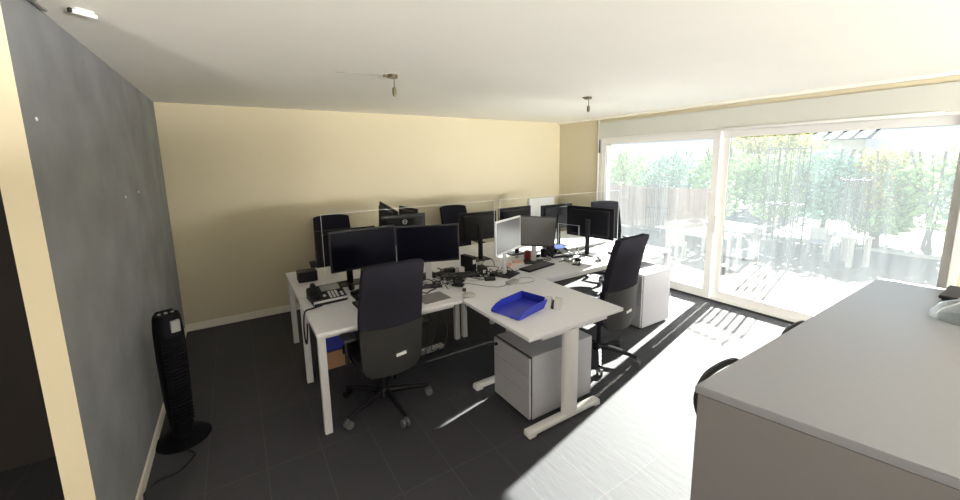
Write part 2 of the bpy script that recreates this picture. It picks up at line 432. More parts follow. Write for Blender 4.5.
# ------------------------------------------------------------------ chairs
def make_chair(label, a0, loc, rz, star_r=.34, name='office_chair', group=None, lean=.13):
    t = thing(name, label, 'chair', loc, rz)
    # base
    hub = MB().lathe([(.035, .06), (.05, .075), (.045, .12), (.03, .14)]).build('hub', M['chairm'], t)
    for k in range(5):
        a = math.radians(a0+72*k)-rz
        dx, dy = math.cos(a), math.sin(a)
        b = MB(); b.tube([(dx*.03, dy*.03, .11), (dx*.15, dy*.15, .108), (dx*star_r, dy*star_r, .082)], .02, 8, rad=[.026, .022, .016])
        arm = b.build('base_arm', M['chairm'], t)
        b = MB(); px, py = dx*star_r, dy*star_r
        s = .013; nx, ny = -dy, dx
        for sg in (-1, 1):
            b.cyl((px+nx*s*sg*.5, py+ny*s*sg*.5, .028), (px+nx*s*sg*2.0, py+ny*s*sg*2.0, .028), .028, seg=14)
        b.cyl((px, py, .03), (px, py, .075), .008, seg=8)
        b.build('caster', M['cast'] if k in (0, 1, 2) else M['chairm'], arm)
    MB().cyl((0, 0, .12), (0, 0, .40), .022).build('gas_column', M['chairm'], t)
    MB().box((-.10, -.14, .385), (.10, .12, .425), .012).build('mechanism', M['blk2'], t)
    # seat
    b = MB()
    def seat(u, v):
        x = (u-.5)*.47*(1-.10*(v < .12)); y = -.22+v*.46
        z = .455+.010*math.cos(PI*(u-.5)) - (.045*((v-.8)/.2)**2 if v > .8 else 0)
        return (x, y, z), (0, 0, 1)
    b.slab(seat, 10, 12, .065); b.build('seat', M['fab'], t, angle=60)
    # back
    def ctr(z): return -.225-lean*max(0, (z-.36))/.8-.035*math.sin(PI*min(1, max(0, (z-.36)/.8)))*-1
    def hw(z):
        if z < .44: return .15+.065*((z-.36)/.08)**.6
        if z < .80: return .215+.012*(z-.44)/.36
        return .227-.014*(z-.80)/.36
    def back(z0, z1, off, wsc=1.):
        def f(u, v):
            z = z0+(z1-z0)*v
            if v > .985: pass
            x = (u-.5)*2*hw(z)*wsc
            k = abs(u-.5)*2
            y = ctr(z)+off+.045*k**2
            zz = z-(.018*k**4 if v > .9 and z1 > 1 else 0)
            return (x, y, zz), (0, 1, -.0)
        return f
    MB().slab(back(.37, .735, -.024, 1.02), 10, 10, .03).build('back_shell', M['shell'], t, angle=60)
    MB().slab(back(.70, 1.20, 0), 10, 14, .055).build('backrest', M['fab'], t, angle=60)
    MB().slab(back(.46, .715, .028, .94), 10, 8, .04).build('lumbar_pad', M['fab'], t, angle=60)
    zz = .515; MB().box((.005, ctr(zz)-.044, zz-.011), (.080, ctr(zz)-.034, zz+.011), .002, rot=Matrix.Rotation(math.radians(-5), 3, 'Y')).build('label_plate', M['label'], t, smooth=False)
    b = MB(); b.tube([(0, -.10, .40), (0, -.20, .40), (0, ctr(.46)+.0, .44), (0, ctr(.5)+.0, .5)], .02, 8, smooth=4); b.build('back_bracket', M['chairm'], t)
    for sg in (-1, 1):
        ar = MB().tube([(sg*.17, -.06, .415), (sg*.265, -.06, .43), (sg*.275, -.055, .50), (sg*.275, -.04, .645)], .016, 8, smooth=4).build('armrest', M['chairm'], t)
        MB().box((sg*.275-.04, -.17, .645), (sg*.275+.04, .09, .672), .012).build('arm_pad', M['blk2'], ar)
    return t
make_chair('black fabric office chair in front, its back turned to the camera', 203, (.835, 2.735, 0), math.radians(2))
make_chair('black fabric office chair standing in sunlight by the return desk', 222, (2.77, 2.31, 0), math.radians(5), lean=.11).scale = (1.02, 1.02, 1.01)
make_chair('black office chair by the cream wall, behind the phone desk', 30, (.99, 4.83, 0), math.radians(176))
make_chair('black office chair by the cream wall behind the middle back screens', 40, (2.76, 4.78, 0), math.radians(182))
make_chair('black office chair at the far corner beside the glass door', 50, (4.74, 3.78, 0), math.radians(150))

# ------------------------------------------------------------------ monitors
def monitor(label, x, y, rz, w, h, zb, roll=0, tilt=0, bezel='blk', scr='scr', sx=0., stand='silver', logo=None, depth=.035, base=True, name='monitor', bz=.012):
    """local: screen faces -y, origin on the desk (0.741) below the panel centre"""
    z0 = .741
    t = thing(name, label, 'monitor', (x, y, z0), rz)
    R = Matrix.Rotation(roll, 4, 'Y') @ Matrix.Rotation(tilt, 4, 'X')
    cz = zb+h/2-z0
    def fin(o):
        o.data.transform(Matrix.Translation((0, 0, cz)) @ R); return o
    b = MB(); b.box((-w/2, -.010, -h/2), (w/2, .010, h/2), .004); b.box((-w*.42, .008, -h*.40), (w*.42, depth, h*.40), .010)
    hs = fin(b.build('housing', M[bezel] if isinstance(bezel, str) else bezel, t, smooth=False))
    fin(MB().box((-w/2+bz, -.0125, -h/2+bz*1.4), (w/2-bz, -.0095, h/2-bz)).build('screen', M[scr], t, smooth=False))
    if base:
        b = MB(); b.box((sx-.028, .030, .008), (sx+.028, .050, cz+h*.10), .006)
        b.build('stand_neck', M[stand], t, smooth=False)
        MB().box((sx-.11, -.075, 0), (sx+.11, .105, .010), .004).build('stand_base', M['blk2'], t, smooth=False)
    if logo:
        b = MB(); n = 20
        for k in range(n):
            a0, a1 = 2*PI*k/n, 2*PI*(k+1)/n
            vs = [b.bm.verts.new((r*math.cos(a), depth+.0012-.012*0, h*.5-.070+r*math.sin(a))) for r, a in ((.024, a0), (.024, a1), (.019, a1), (.019, a0))]
            b.bm.faces.new(vs)
        e = fin(b.build('emblem', M['label'], hs, smooth=False)); e.parent = t
        cu = bpy.data.curves.new('lettering', 'FONT'); cu.body = 'DELL'; cu.size = .016; cu.align_x = 'CENTER'; cu.align_y = 'CENTER'; cu.extrude = .0005
        tmp = bpy.data.objects.new('lettering_curve', cu); me_ = bpy.data.meshes.new_from_object(tmp); bpy.data.objects.remove(tmp); me_.materials.clear(); me_.materials.append(M['label'])
        tx = bpy.data.objects.new('lettering', me_); C.objects.link(tx)
        tx.location = (0, depth+.0018, cz+h*.5-.070); tx.rotation_euler = (PI/2, 0, PI); tx.parent = t
    return t
D = math.radians
monitor('black monitor switched off, on the desk with a phone, left of its pair',   .865, 3.17, D(3), .555, .335, .985)
monitor('black monitor switched off, angled beside the first one on the phone desk', 1.41, 3.095, D(-20), .555, .335, .965)
monitor('silver framed monitor with glowing reflection beside the red mug', 2.19, 2.955, D(24), .485, .33, .972, bezel='silver', scr='greyscr', bz=.016)
monitor('grey looking monitor angled behind the phone with a lit blue display', 2.70, 3.165, D(-33), .46, .33, .925, roll=D(4), bezel='blk2', scr='greyscr')
monitor('large monitor seen from behind, silver edged, in front of the far corner chair', 3.47, 3.08, D(101.5), .61, .36, .944, bezel='blk', stand='blk2')
monitor('dark monitor back on the rear desk behind the silver framed one', 2.295, 3.66, D(180), .49, .32, .965, stand='blk')
monitor('dark monitor back on the rear desk, right of the upright gap', 2.80, 3.64, D(181), .49, .32, .985, stand='blk')
monitor('dark monitor back on the rear desk toward the glass doors', 3.50, 3.66, D(180), .54, .32, .965, stand='blk')
monitor('dark grey monitor back with a round emblem, on the rear desk', 1.41, 3.66, D(178), .46, .31, 1.025, stand='blk', bezel='blk2', logo=True)
monitor('dark monitor turned edge-on, its pointed corner rising by the emblem monitor', 1.37, 4.0, D(92), .50, .31, 1.085, roll=D(-8), stand='blk', bezel='blk2')
monitor('dark monitor turned edge-on just behind the emblem monitor', 1.63, 4.07, D(93), .46, .30, 1.055, stand='blk', bezel='blk2')
monitor('black monitor back half hidden behind the pair on the phone desk', .83, 3.62, D(180), .54, .33, .93, stand='blk')

# ------------------------------------------------------------------ glass screens
def glass(name, label, p0, p1, z0, z1, th=.006):
    p0 = Vector((*p0, 0)); p1 = Vector((*p1, 0)); d = p1-p0; L = d.length; a = math.atan2(d.y, d.x)
    t = thing(name, label, 'glass screen', (p0.x, p0.y, z0), a)
    MB().box((.002, -th/2, 0), (L-.002, th/2, z1-z0-.002)).build('pane', M['acryl'], t, smooth=False)
    e = .0022
    b = MB(); b.box((0, -th/2, z1-z0-e), (L, th/2, z1-z0)); b.box((0, -th/2, 0), (e, th/2, z1-z0)); b.box((L-e, -th/2, 0), (L, th/2, z1-z0))
    b.build('polished_edge', M['acryledge'], t, smooth=False)
    for f in (.12, .88):
        MB().box((L*f-.02, -.012, 0), (L*f+.02, .012, .03), .003).build('clamp', M['legm'], t, smooth=False)
    return t
glass('glass_screen', 'clear glass screen along the desks, on the side of the dark wall', (.59, 3.43), (2.36, 3.43), .742, 1.43)
glass('glass_screen', 'clear glass screen along the desks, on the side of the glass doors', (2.42, 3.43), (4.43, 3.43), .742, 1.43)
glass('glass_screen', 'small clear glass screen across the desk beside the phone with a lit display', (3.34, 3.12), (3.28, 3.40), .742, 1.09)

# ------------------------------------------------------------------ phones
def phone(label, x, y, rz, lit):
    t = thing('desk_phone', label, 'phone', (x, y, .741), rz)
    # wedge rising to +y
    b = MB(); b2 = bmesh.new()
    pr = [(-.10, 0), (.10, 0), (.10, .075), (.085, .08), (-.10, .022)]
    L = [b2.verts.new((-.12, p[0], p[1])) for p in pr]; Rr = [b2.verts.new((.12, p[0], p[1])) for p in pr]
    b2.faces.new(L); b2.faces.new(Rr[::-1])
    for i in range(5): b2.faces.new((L[i], Rr[i], Rr[(i+1) % 5], L[(i+1) % 5]))
    bmesh.ops.recalc_face_normals(b2, faces=b2.faces[:]); bmesh.ops.bevel(b2, geom=b2.edges[:], offset=.006, segments=2, affect='EDGES')
    b._merge(b2); b.build('body', M['blk2'], t, smooth=False)
    sl = math.atan2(.058, .185)
    def onf(o):
        o.data.transform(Matrix.Translation((0, -.10, .0235)) @ Matrix.Rotation(sl, 4, 'X')); return o
    onf(MB().box((-.035, .115, -.002), (.10, .18, .004), .002).build('display', M['lcd'] if lit else M['lcdgrey'], t, smooth=False))
    b = MB()
    for i in range(3):
        for j in range(4):
            b.box((.0+i*.024, .025+j*.020, .0), (.016+i*.024, .037+j*.020, .006), .0015)
    onf(b.build('keypad', M['keyw'], t, smooth=False))
    b = MB(); b.box((-.04, .05, 0), (-.02, .07, .006), .002); b.box((.08, .03, 0), (.10, .045, .006), .002); b.box((.08, .055, 0), (.10, .07, .006), .002)
    onf(b.build('function_key', M['keyw'], t, smooth=False))
    h = MB(); h.tube([(-.085, .02, .022), (-.085, .05, .036), (-.085, .14, .036), (-.085, .175, .022)], .017, 10, smooth=4, rad=None)
    onf(h.build('handset', M['blk'], t))
    onf(MB().box((-.118, .0, -.016), (.118, .006, .008), .002).build('front_lip', M['silver'], t, smooth=False))
    t.scale = (1.12, 1.2, 1.25)
    return t
phone('black desk phone with pale keypad at the corner of the front desk', .565, 3.27, D(4), False)
phone('black desk phone with a lit blue display behind the glass', 3.15, 3.27, D(-10), True)
b = MB(); b.box((-.085, -.07, 0), (.085, .07, .10), .008)
t = tag(b.build('speaker_box', M['blk'], loc=(.515, 3.95, .741), smooth=False), 'small black box at the outer end of the rear desk', 'box')
# phone cord hanging over the edge
def cable(label, pts, r=.0035, m='cable', sm=8, group=None, name='cable'):
    return tag(MB().tube(pts, r, 6, smooth=sm).build(name, M[m]), label, 'cable', group)
cable('black phone cord drooping over the outer end of the front desk', [(.50, 3.14, .746), (.42, 3.10, .750), (.362, 3.06, .748), (.345, 3.04, .66), (.342, 3.02, .56), (.346, 2.98, .53), (.352, 2.96, .60), (.356, 2.94, .70)], .006)

# ------------------------------------------------------------------ keyboards, mice, clutter
def keyboard(label, x, y, rz, w=.44, d=.145, lift=0):
    t = thing('keyboard', label, 'keyboard', (x, y, .741+lift), rz)
    MB().box((-w/2, -d/2, 0), (w/2, d/2, .016), .005).build('body', M['blk'], t, smooth=False)
    b = MB(); n = int(w/.0195)
    for r_ in range(6):
        for k in range(n-1):
            if r_ == 0 and 4 < k < 11: continue
            xx = -w/2+.012+k*.0193; yy = -d/2+.010+r_*.0205
            b.box((xx, yy, .015), (xx+.016, yy+.017, .0205))
        if r_ == 0: b.box((-w/2+.012+5*.0193, -d/2+.010, .015), (-w/2+.012+11*.0193-.004, -d/2+.027, .0205))
    b.build('keys', M['key'], t, smooth=False)
    return t
keyboard('black keyboard below the silver framed monitor', 2.60, 3.0, D(10), .42)
keyboard('black keyboard behind the front chair, under the dark monitors', .93, 2.99, D(2))
keyboard('black keyboard pushed among cables near the middle of the desks', 1.78, 3.20, D(-20), .38, .13)
def mouse(label, x, y, rz, m='blk'):
    t = thing('computer_mouse', label, 'mouse', (x, y, .741), rz)
    b = MB(); n = 10
    def f(u, v):
        a = PI*u; x_ = .031*math.cos(a)*(1-.25*(2*v-1)**2); y_ = -.055+.11*v
        return (x_, y_, .004+.032*math.sin(a)*math.sin(PI*min(max(v*.86+.07, 0), 1))**.6), (math.cos(a), 0, math.sin(a)+.01)
    b.slab(f, 10, 10, .004); b.build('shell', M[m], t)
    MB().cyl((-.004, .025, .034), (.004, .025, .034), .008, seg=10).build('wheel', M['grey'], t)
    return t
mouse('black mouse beside the phone on the front desk', .79, 3.10, D(10))
mouse('black mouse by the seam between front desk and return desk', 1.62, 2.94, D(40))
mouse('black mouse at the end of the return desk under the cable loop', 1.56, 2.66, D(70), 'grey')

def flat(name, label, cat, x, y, w, d, rz, m, z=.7412, th=.0012, group=None):
    return tag(MB().box((-w/2, -d/2, 0), (w/2, d/2, th)).build(name, M[m], loc=(x, y, z), rz=rz, smooth=False), label, cat, group)
flat('mousepad', 'brown-grey mouse mat on the desk beside the front chair', 'mouse mat', 1.30, 2.80, .24, .20, D(3), 'counters', th=.003)
flat('paper_sheet', 'white sheet on the front desk edge beside the chair back', 'paper', 1.13, 2.72, .10, .15, D(20), 'paper')
flat('paper_sheet', 'white printed sheet on the rear desk under a monitor back', 'paper', 2.05, 3.80, .30, .21, D(5), 'paper')
flat('paper_sheet', 'white sheet lying on the desk by the far corner chair', 'paper', 3.98, 3.62, .28, .21, D(-12), 'paper')
flat('sticky_notes', 'peach note pad standing under the silver framed monitor', 'note pad', 2.40, 3.22, .10, .08, D(30), 'pink', th=.02)
flat('sticky_notes', 'peach note pad lying beside the red mug', 'note pad', 2.56, 3.28, .09, .08, D(-15), 'pink', th=.015)
t = thing('mug', 'dark red mug behind the keyboard', 'mug', (2.74, 3.33, .741))
MB().lathe([(.034, 0), (.038, .006), (.039, .095), (.035, .095), (.033, .01), (.001, .008)]).build('cup', M['red'], t)
MB().tube([(.037, 0, .078), (.062, 0, .07), (.064, 0, .04), (.037, 0, .022)], .006, 8, smooth=5).build('handle', M['red'], t)
# blue letter tray
t = thing('letter_tray', 'bright blue plastic letter tray on the return desk', 'tray', (1.745, 2.20, .741), D(14))
def tr():
    L, W, hh = .185, .130, .062
    fl = MB().box((-L, -W, 0), (L, W, .004)).build('floor_panel', M['blue'], t, smooth=False)
    b = MB()
    def wall(pts, flip=False):
        pass
    # side walls with a sloping front, thin solids
    for sg in (-1, 1):
        b2 = bmesh.new(); pr = [(-L, .002), (L, .002), (L, hh), (-L+.12, hh), (-L+.05, hh*.75), (-L, .018)]
        A = [b2.verts.new((x, sg*W, z)) for x, z in pr]; Bv = [b2.verts.new((x, sg*(W+.004), z)) for x, z in pr]
        n = len(pr); b2.faces.new(A); b2.faces.new(Bv[::-1])
        for i in range(n): b2.faces.new((A[i], A[(i+1) % n], Bv[(i+1) % n], Bv[i]))
        bmesh.ops.recalc_face_normals(b2, faces=b2.faces[:]); b._merge(b2)
    b.box((L, -W-.004, .0), (L+.004, W+.004, hh)); b.build('side_wall', M['blue'], t, smooth=False)
    MB().box((-L-.004, -W, 0), (-L, -.05, .020)).build('front_lip', M['blue'], t, smooth=False); MB().box((-L-.004, .05, 0), (-L, W, .020)).build('front_lip', M['blue'], t, smooth=False)
tr()
t = thing('desk_organizer', 'pale grey wedge-shaped holder right behind the blue tray', 'holder', (1.985, 2.10, .741), D(40)); t.scale = (1.4, 1.4, 1.2)
for k, sg in enumerate((-1, 1)):
    b = MB(); b2 = bmesh.new(); pr = [(-.055, 0), (.055, 0), (.02, .055), (-.02, .055)]
    A = [b2.verts.new((x, sg*.008, z)) for x, z in pr]; Bv = [b2.verts.new((x, sg*.045, z)) for x, z in pr]
    b2.faces.new(A); b2.faces.new(Bv[::-1])
    for i in range(4): b2.faces.new((A[i], A[(i+1) % 4], Bv[(i+1) % 4], Bv[i]))
    bmesh.ops.recalc_face_normals(b2, faces=b2.faces[:]); b._merge(b2); b.build('side', M['cablew'], t, smooth=False)
MB().box((-.05, -.008, 0), (.05, .008, .02)).build('slot', M['blk2'], t, smooth=False)
# adapters, hubs
def adapter(label, x, y, rz, w=.09, d=.05, h=.03, m='blk2', z=.741):
    return tag(MB().box((-w/2, -d/2, 0), (w/2, d/2, h), .006).build('power_adapter', M[m], loc=(x, y, z), rz=rz, smooth=False), label, 'adapter')
adapter('dark grey power adapter on the return desk behind the blue tray', 2.06, 2.72, D(15), .13, .06, .03, 'grey')
adapter('black power adapter in the cables by the silver framed monitor', 1.95, 2.92, D(-25), .10, .06, .03)
adapter('small black adapter at the end of the loop of cable', 1.60, 2.80, D(60), .05, .035, .02)
t = thing('docking_station', 'black docking box standing among cables beside the silver framed monitor', 'docking box', (1.93, 3.28, .741), D(10))
MB().box((-.03, -.09, 0), (.03, .09, .17), .006).build('body', M['blk'], t, smooth=False)
MB().box((-.018, -.0925, .10), (.018, -.089, .14)).build('sticker', M['paper'], t, smooth=False)
t = thing('docking_station', 'black box with white sticker behind the cable heap', 'docking box', (2.02, 3.16, .741), D(-15))
MB().box((-.035, -.07, 0), (.035, .07, .07), .006).build('body', M['blk2'], t, smooth=False)
MB().box((-.015, -.0725, .02), (.015, -.069, .05)).build('sticker', M['paper'], t, smooth=False)
# small desk things toward the windows
t = thing('pen_holder', 'black pen cup with pens behind the glass near the phone', 'pen holder', (2.96, 3.30, .741))
MB().lathe([(.035, 0), (.037, .09), (.033, .09), (.031, .006), (.001, .006)]).build('cup', M['blk'], t)
for k in range(4):
    a = k*1.6; MB().cyl((.012*math.cos(a), .012*math.sin(a), .01), (.03*math.cos(a), .03*math.sin(a), .14), .004, seg=6).build('pen', M['grey'], t)
mouse('grey mouse on the desk close to the sunlit chair', 3.02, 2.98, D(-10), 'grey')
t = thing('desk_stapler', 'small grey metal stapler on the sunlit desk beside the chair back', 'stapler', (3.32, 2.80, .741), D(60))
MB().box((-.06, -.015, 0), (.06, .015, .010), .003).build('base', M['silver'], t, smooth=False)
MB().box((-.055, -.012, .018), (.06, .012, .034), .004, rot=Matrix.Rotation(D(-8), 3, 'Y')).build('arm', M['blk2'], t, smooth=False)
MB().box((.042, -.010, .008), (.058, .010, .026)).build('hinge', M['silver'], t, smooth=False)

# cables on the desks
gz = .7455
cable('black cable looped in an oval on the desk seam', [(1.30+.16*math.cos(a*PI/8)+.06*math.sin(a*PI/4), 3.02+.10*math.sin(a*PI/8), gz+.003*(a % 3)) for a in range(0, 19)], .005)
cable('black cable running from the oval loop to the docking box', [(1.46, 3.02, gz), (1.58, 3.08, gz), (1.70, 3.06, gz), (1.82, 3.14, gz), (1.93, 3.17, gz)], .004)
cable('thin grey wire loop on the return desk right of the adapter', [(2.13, 2.73, gz), (2.22, 2.80, gz), (2.30, 2.74, gz), (2.27, 2.66, gz), (2.17, 2.65, gz), (2.06, 2.68, gz)], .0022, 'grey')
cable('thin black wire from the adapter across the return desk', [(2.0, 2.71, gz), (1.90, 2.70, gz), (1.82, 2.78, gz), (1.75, 2.90, gz), (1.68, 3.0, gz)], .0022)
for i in range(9):
    x0 = 1.25+.13*i+rnd.uniform(-.04, .04); y0 = 3.05+rnd.uniform(-.04, .1)
    pts = [(x0, y0, gz)]
    for k in range(5):
        x0 += rnd.uniform(-.05, .10); y0 += rnd.uniform(-.07, .08); y0 = min(3.36, max(2.98, y0))
        pts.append((x0, y0, gz+rnd.uniform(0, .045)))
    pts.append((x0+.04, y0, gz))
    cable('black cable in the tangle under the middle monitors', pts, .0038, 'cable' if i % 3 else 'cable', group='tangled cables on the desks')
for i in range(5):
    x0 = 2.72+.17*i; y0 = 3.18
    pts = [(x0, y0, gz)]
    for k in range(4):
        x0 += rnd.uniform(-.04, .10); y0 += rnd.uniform(-.10, .10); y0 = min(3.37, max(3.0, y0))
        pts.append((x0, y0, gz+rnd.uniform(0, .05)))
    cable('black cable strewn on the sunlit desk by the large monitor', pts, .004, group='cables on the sunlit desk')
for i in range(8):
    x0 = 1.22+.09*i; y0 = 3.0+rnd.uniform(-.03, .30)
    pts = [(x0, y0, gz)]
    for k in range(5):
        x0 += rnd.uniform(-.09, .10); y0 += rnd.uniform(-.09, .09); y0 = min(3.37, max(2.94, y0))
        pts.append((x0, y0, gz+rnd.uniform(0, .06)))
    cable('black cable in the tangle under the middle monitors', pts, rnd.uniform(.003, .005), group='tangled cables on the desks')
for i in range(3):
    x0 = 1.30+.22*i; y0 = 3.10
    pts = [(x0, y0, gz)]
    for k in range(4):
        x0 += rnd.uniform(-.05, .12); y0 += rnd.uniform(-.08, .09); pts.append((x0, y0, gz+rnd.uniform(0, .04)))
    cable('pale grey cable among the black tangle under the middle monitors', pts, .003, 'cablew', group='grey cables on the desks')
adapter('black adapter lying behind the mouse at the desk seam', 1.68, 3.03, D(20), .11, .055, .03, 'blk')
adapter('flat black hub among the cables behind the front chair', 1.24, 3.10, D(-8), .12, .07, .025, 'blk')
adapter('black adapter beside the phone on the front desk', .80, 3.27, D(30), .09, .05, .03, 'blk')
adapter('black adapter in sunlight at the foot of the large monitor', 3.16, 3.12, D(-40), .09, .05, .03, 'blk')
flat('paper_sheet', 'white sheet leaning on the cables beside the docking box', 'paper', 1.86, 3.33, .12, .07, D(10), 'paper', th=.05)
t = thing('headset', 'black headset left on the desk behind the phone', 'headset', (.72, 3.36, .741), D(20))
MB().tube([(-.075, 0, .03), (-.06, 0, .075), (0, 0, .10), (.06, 0, .075), (.075, 0, .03)], .007, 8, smooth=5).build('headband', M['blk'], t)
for sx in (-1, 1): MB().cyl((sx*.065, 0, .03), (sx*.088, 0, .03), .030, seg=14).build('ear_cup', M['blk2'], t)

# small things in the middle and on the sunlit end of the desks
t = thing('notebook', 'closed black notebook between the docking box and the silver framed monitor', 'notebook', (1.66, 3.30, .741), D(12))
MB().box((-.075, -.10, .002), (.072, .10, .016)).build('pages', M['paper'], t, smooth=False)
MB().box((-.08, -.105, .016), (.08, .105, .019)).build('cover', M['blk'], t, smooth=False)
t = thing('calculator', 'black calculator on the sunlit desk in front of the large monitor', 'calculator', (3.72, 2.92, .741), D(-25))
MB().box((-.05, -.075, 0), (.05, .075, .015), .004).build('body', M['blk2'], t, smooth=False)
MB().box((-.04, .040, .014), (.04, .065, .0165)).build('display', M['lcdgrey'], t, smooth=False)
b = MB()
for i in range(4):
    for j in range(5): b.box((-.040+i*.021, -.065+j*.019, .014), (-.024+i*.021, -.052+j*.019, .018))
b.build('keypad', M['keyw'], t, smooth=False)
t = thing('hole_punch', 'dark hole punch on the sunlit desk near its front edge', 'hole punch', (3.02, 2.84, .741), D(30))
MB().box((-.055, -.04, 0), (.055, .04, .012), .003).build('base', M['blk2'], t, smooth=False)
MB().box((-.05, -.02, .012), (.05, .025, .045), .006).build('punch_block', M['grey'], t, smooth=False)
MB().box((-.048, -.045, .045), (.048, .02, .056), .004, rot=Matrix.Rotation(D(12), 3, 'X')).build('lever', M['blk'], t, smooth=False)
t = thing('tape_dispenser', 'dark tape dispenser beside the pen cup', 'tape dispenser', (2.86, 3.33, .741), D(15))
MB().box((-.06, -.025, 0), (.06, .025, .03), .006).build('base', M['blk'], t, smooth=False)
MB().cyl((-.015, -.012, .045), (-.015, .012, .045), .032, seg=20).build('tape_roll', M['cablew'], t)
adapter('black adapter half under the silver framed monitor', 2.06, 3.02, D(40), .10, .06, .035, 'blk')
adapter('black adapter next to the notebook in the cable heap', 1.76, 3.36, D(-10), .12, .06, .05, 'blk')
adapter('dark hub box at the back of the cable heap', 1.50, 3.33, D(5), .14, .08, .05, 'blk2')
t = thing('wall_heater', 'white panel heater on the cream wall, close to the room corner', 'heater', (4.33, YB, .35))  # flat white panel on two brackets against the back wall
MB().box((0, -.075, 0), (.60, -.03, .84), .008).build('panel', M['paper'], t, smooth=False)
for k in (.08, .50): MB().box((k, -.032, .1), (k+.03, 0, .74)).build('bracket', M['grey'], t, smooth=False)
for i in range(12):
    x0 = 1.55+.065*i; y0 = 3.0+rnd.uniform(-.08, .33)
    pts = [(x0, y0, gz)]
    for k in range(4):
        x0 += rnd.uniform(-.10, .10); y0 += rnd.uniform(-.10, .10); y0 = min(3.38, max(2.90, y0))
        pts.append((x0, y0, gz+rnd.uniform(0, .07)))
    pts.append((x0+.02, y0-.02, gz))
    cable('black cable in the tangle under the middle monitors', pts, rnd.uniform(.003, .005), group='tangled cables on the desks')
for i in range(6):
    x0 = 2.80+.13*i; y0 = rnd.uniform(2.95, 3.2)
    pts = [(x0, y0, gz)]
    for k in range(4):
        x0 += rnd.uniform(-.07, .09); y0 += rnd.uniform(-.10, .10); y0 = min(3.37, max(2.85, y0))
        pts.append((x0, y0, gz+rnd.uniform(0, .05)))
    cable('black cable strewn on the sunlit desk by the large monitor', pts, .004, group='cables on the sunlit desk')

# cables hanging under the front desk
for i, (x, y) in enumerate(((1.42, 3.25), (1.50, 3.30), (1.60, 3.22))):
    cable('black cable dangling under the front desk toward the power strip', [(x, y, .70), (x-.03, y+.02, .45), (x+.04, y, .22), (x-.02, y-.03, .05), (x+.02, y-.02, .012), (1.62+.02*i, 3.30, .012)], .005, group='cables under the front desk')
cable('black cable swinging from the desk post to the return desk', [(1.88, 3.34, .52), (1.80, 3.1, .42), (1.78, 2.9, .45), (1.76, 2.66, .60), (1.76, 2.60, .70)], .004)
t = thing('power_strip', 'grey power strip with sockets on the floor under the front desk', 'power strip', (1.50, 3.30, 0), D(5))
MB().box((-.13, -.028, 0), (.13, .028, .045), .006).build('body', M['grey'], t, smooth=False)
for k in range(6): MB().cyl((-.10+k*.04, 0, .044), (-.10+k*.04, 0, .0465), .014, seg=12).build('socket', M['label'], t)
t = thing('cardboard_box', 'brown cardboard box on the floor under the front desk', 'box', (.68, 3.62, 0), D(3))
MB().box((-.16, -.11, 0), (.16, .11, .16), .003).build('carton', M['cardboard'], t, smooth=False)
MB().box((-.16, -.112, .155), (.16, -.02, .163), .001).build('flap', M['cardboard'], t, smooth=False)
t = thing('storage_crate', 'deep blue plastic crate on top of the cardboard box', 'crate', (.67, 3.62, .164), D(2))
b = MB(); b.box((-.14, -.10, 0), (.14, .10, .01)); b.box((-.14, -.10, 0), (.14, -.092, .17)); b.box((-.14, .092, 0), (.14, .10, .17)); b.box((-.14, -.10, 0), (-.132, .10, .17)); b.box((.132, -.10, 0), (.14, .10, .17))
b.build('tub', M['navy'], t, smooth=False); MB().box((-.148, -.108, .155), (.148, -.10, .172)).build('rim', M['navy'], t, smooth=False)
t = thing('computer_tower', 'black computer case on the floor behind the front chair', 'computer', (.98, 3.52, 0), 0)
MB().box((-.09, -.20, .01), (.09, .20, .40), .008).build('case', M['blk'], t, smooth=False)
MB().box((-.08, -.206, .03), (.08, -.199, .38)).build('front_panel', M['blk2'], t, smooth=False)
for sx in (-.07, .07): MB().box((sx-.015, -.18, 0), (sx+.015, .18, .012)).build('foot', M['blk2'], t, smooth=False)
flat('paper_sheet', 'white paper scrap on the floor beside the cardboard box', 'paper', .885, 3.28, .09, .12, D(40), 'paper', z=.001)

for i, (y, z) in enumerate(((2.19, 2.038), (3.423, 1.656), (3.857, 1.664))):
    t = MB().lathe([(.004, 0), (.009, .003), (.007, .006), (.001, .008)], seg=10).build('wall_screw', M['label'])
    t.location = (XL, y, z); t.rotation_euler = (0, PI/2, 0)
    tag(t, ('white screw highest on the dark wall', 'white screw on the dark wall, first of the pair', 'white screw on the dark wall, second of the pair by the cream wall')[i], 'screw', 'screws in the dark wall')

# ------------------------------------------------------------------ tower fan
t = thing('tower_fan', 'black tower fan standing on the floor by the dark wall', 'fan', (-.455, 3.14, 0), D(20))
MB().lathe([(.155, 0), (.16, .008), (.15, .018), (.06, .035), (.05, .05)], seg=32).build('base', M['fan'], t)
def fanbody():
    b = MB(); n = 24
    rings = [(.05, .052, .052), (.12, .066, .062), (.30, .076, .07), (.60, .082, .075), (.78, .080, .074), (.87, .074, .07), (.90, .066, .06)]
    rs = []
    for z, rx, ry in rings:
        rs.append([b.bm.verts.new((rx*math.copysign(abs(math.cos(2*PI*k/n))**.8, math.cos(2*PI*k/n)), ry*math.copysign(abs(math.sin(2*PI*k/n))**.8, math.sin(2*PI*k/n))-.06*((z-.05)/.85-.5)*0, z)) for k in range(n)])
    for i in range(len(rs)-1):
        for k in range(n): b.bm.faces.new((rs[i][k], rs[i][(k+1) % n], rs[i+1][(k+1) % n], rs[i+1][k]))
    b.bm.faces.new(rs[0][::-1]); b.bm.faces.new(rs[-1])
    return b.build('body', M['fan'], t)
fanbody()
b = MB()
for k in range(24): b.box((-.058, -.086+.004*abs(k-14)/14, .16+k*.025), (.058, -.05, .170+k*.025), .002)
b.build('grille', M['fan'], t, smooth=False)
MB().box((-.002, -.083, .785), (.05, -.055, .865), .006).build('control_panel', M['grey'], t, smooth=False)
b = MB()
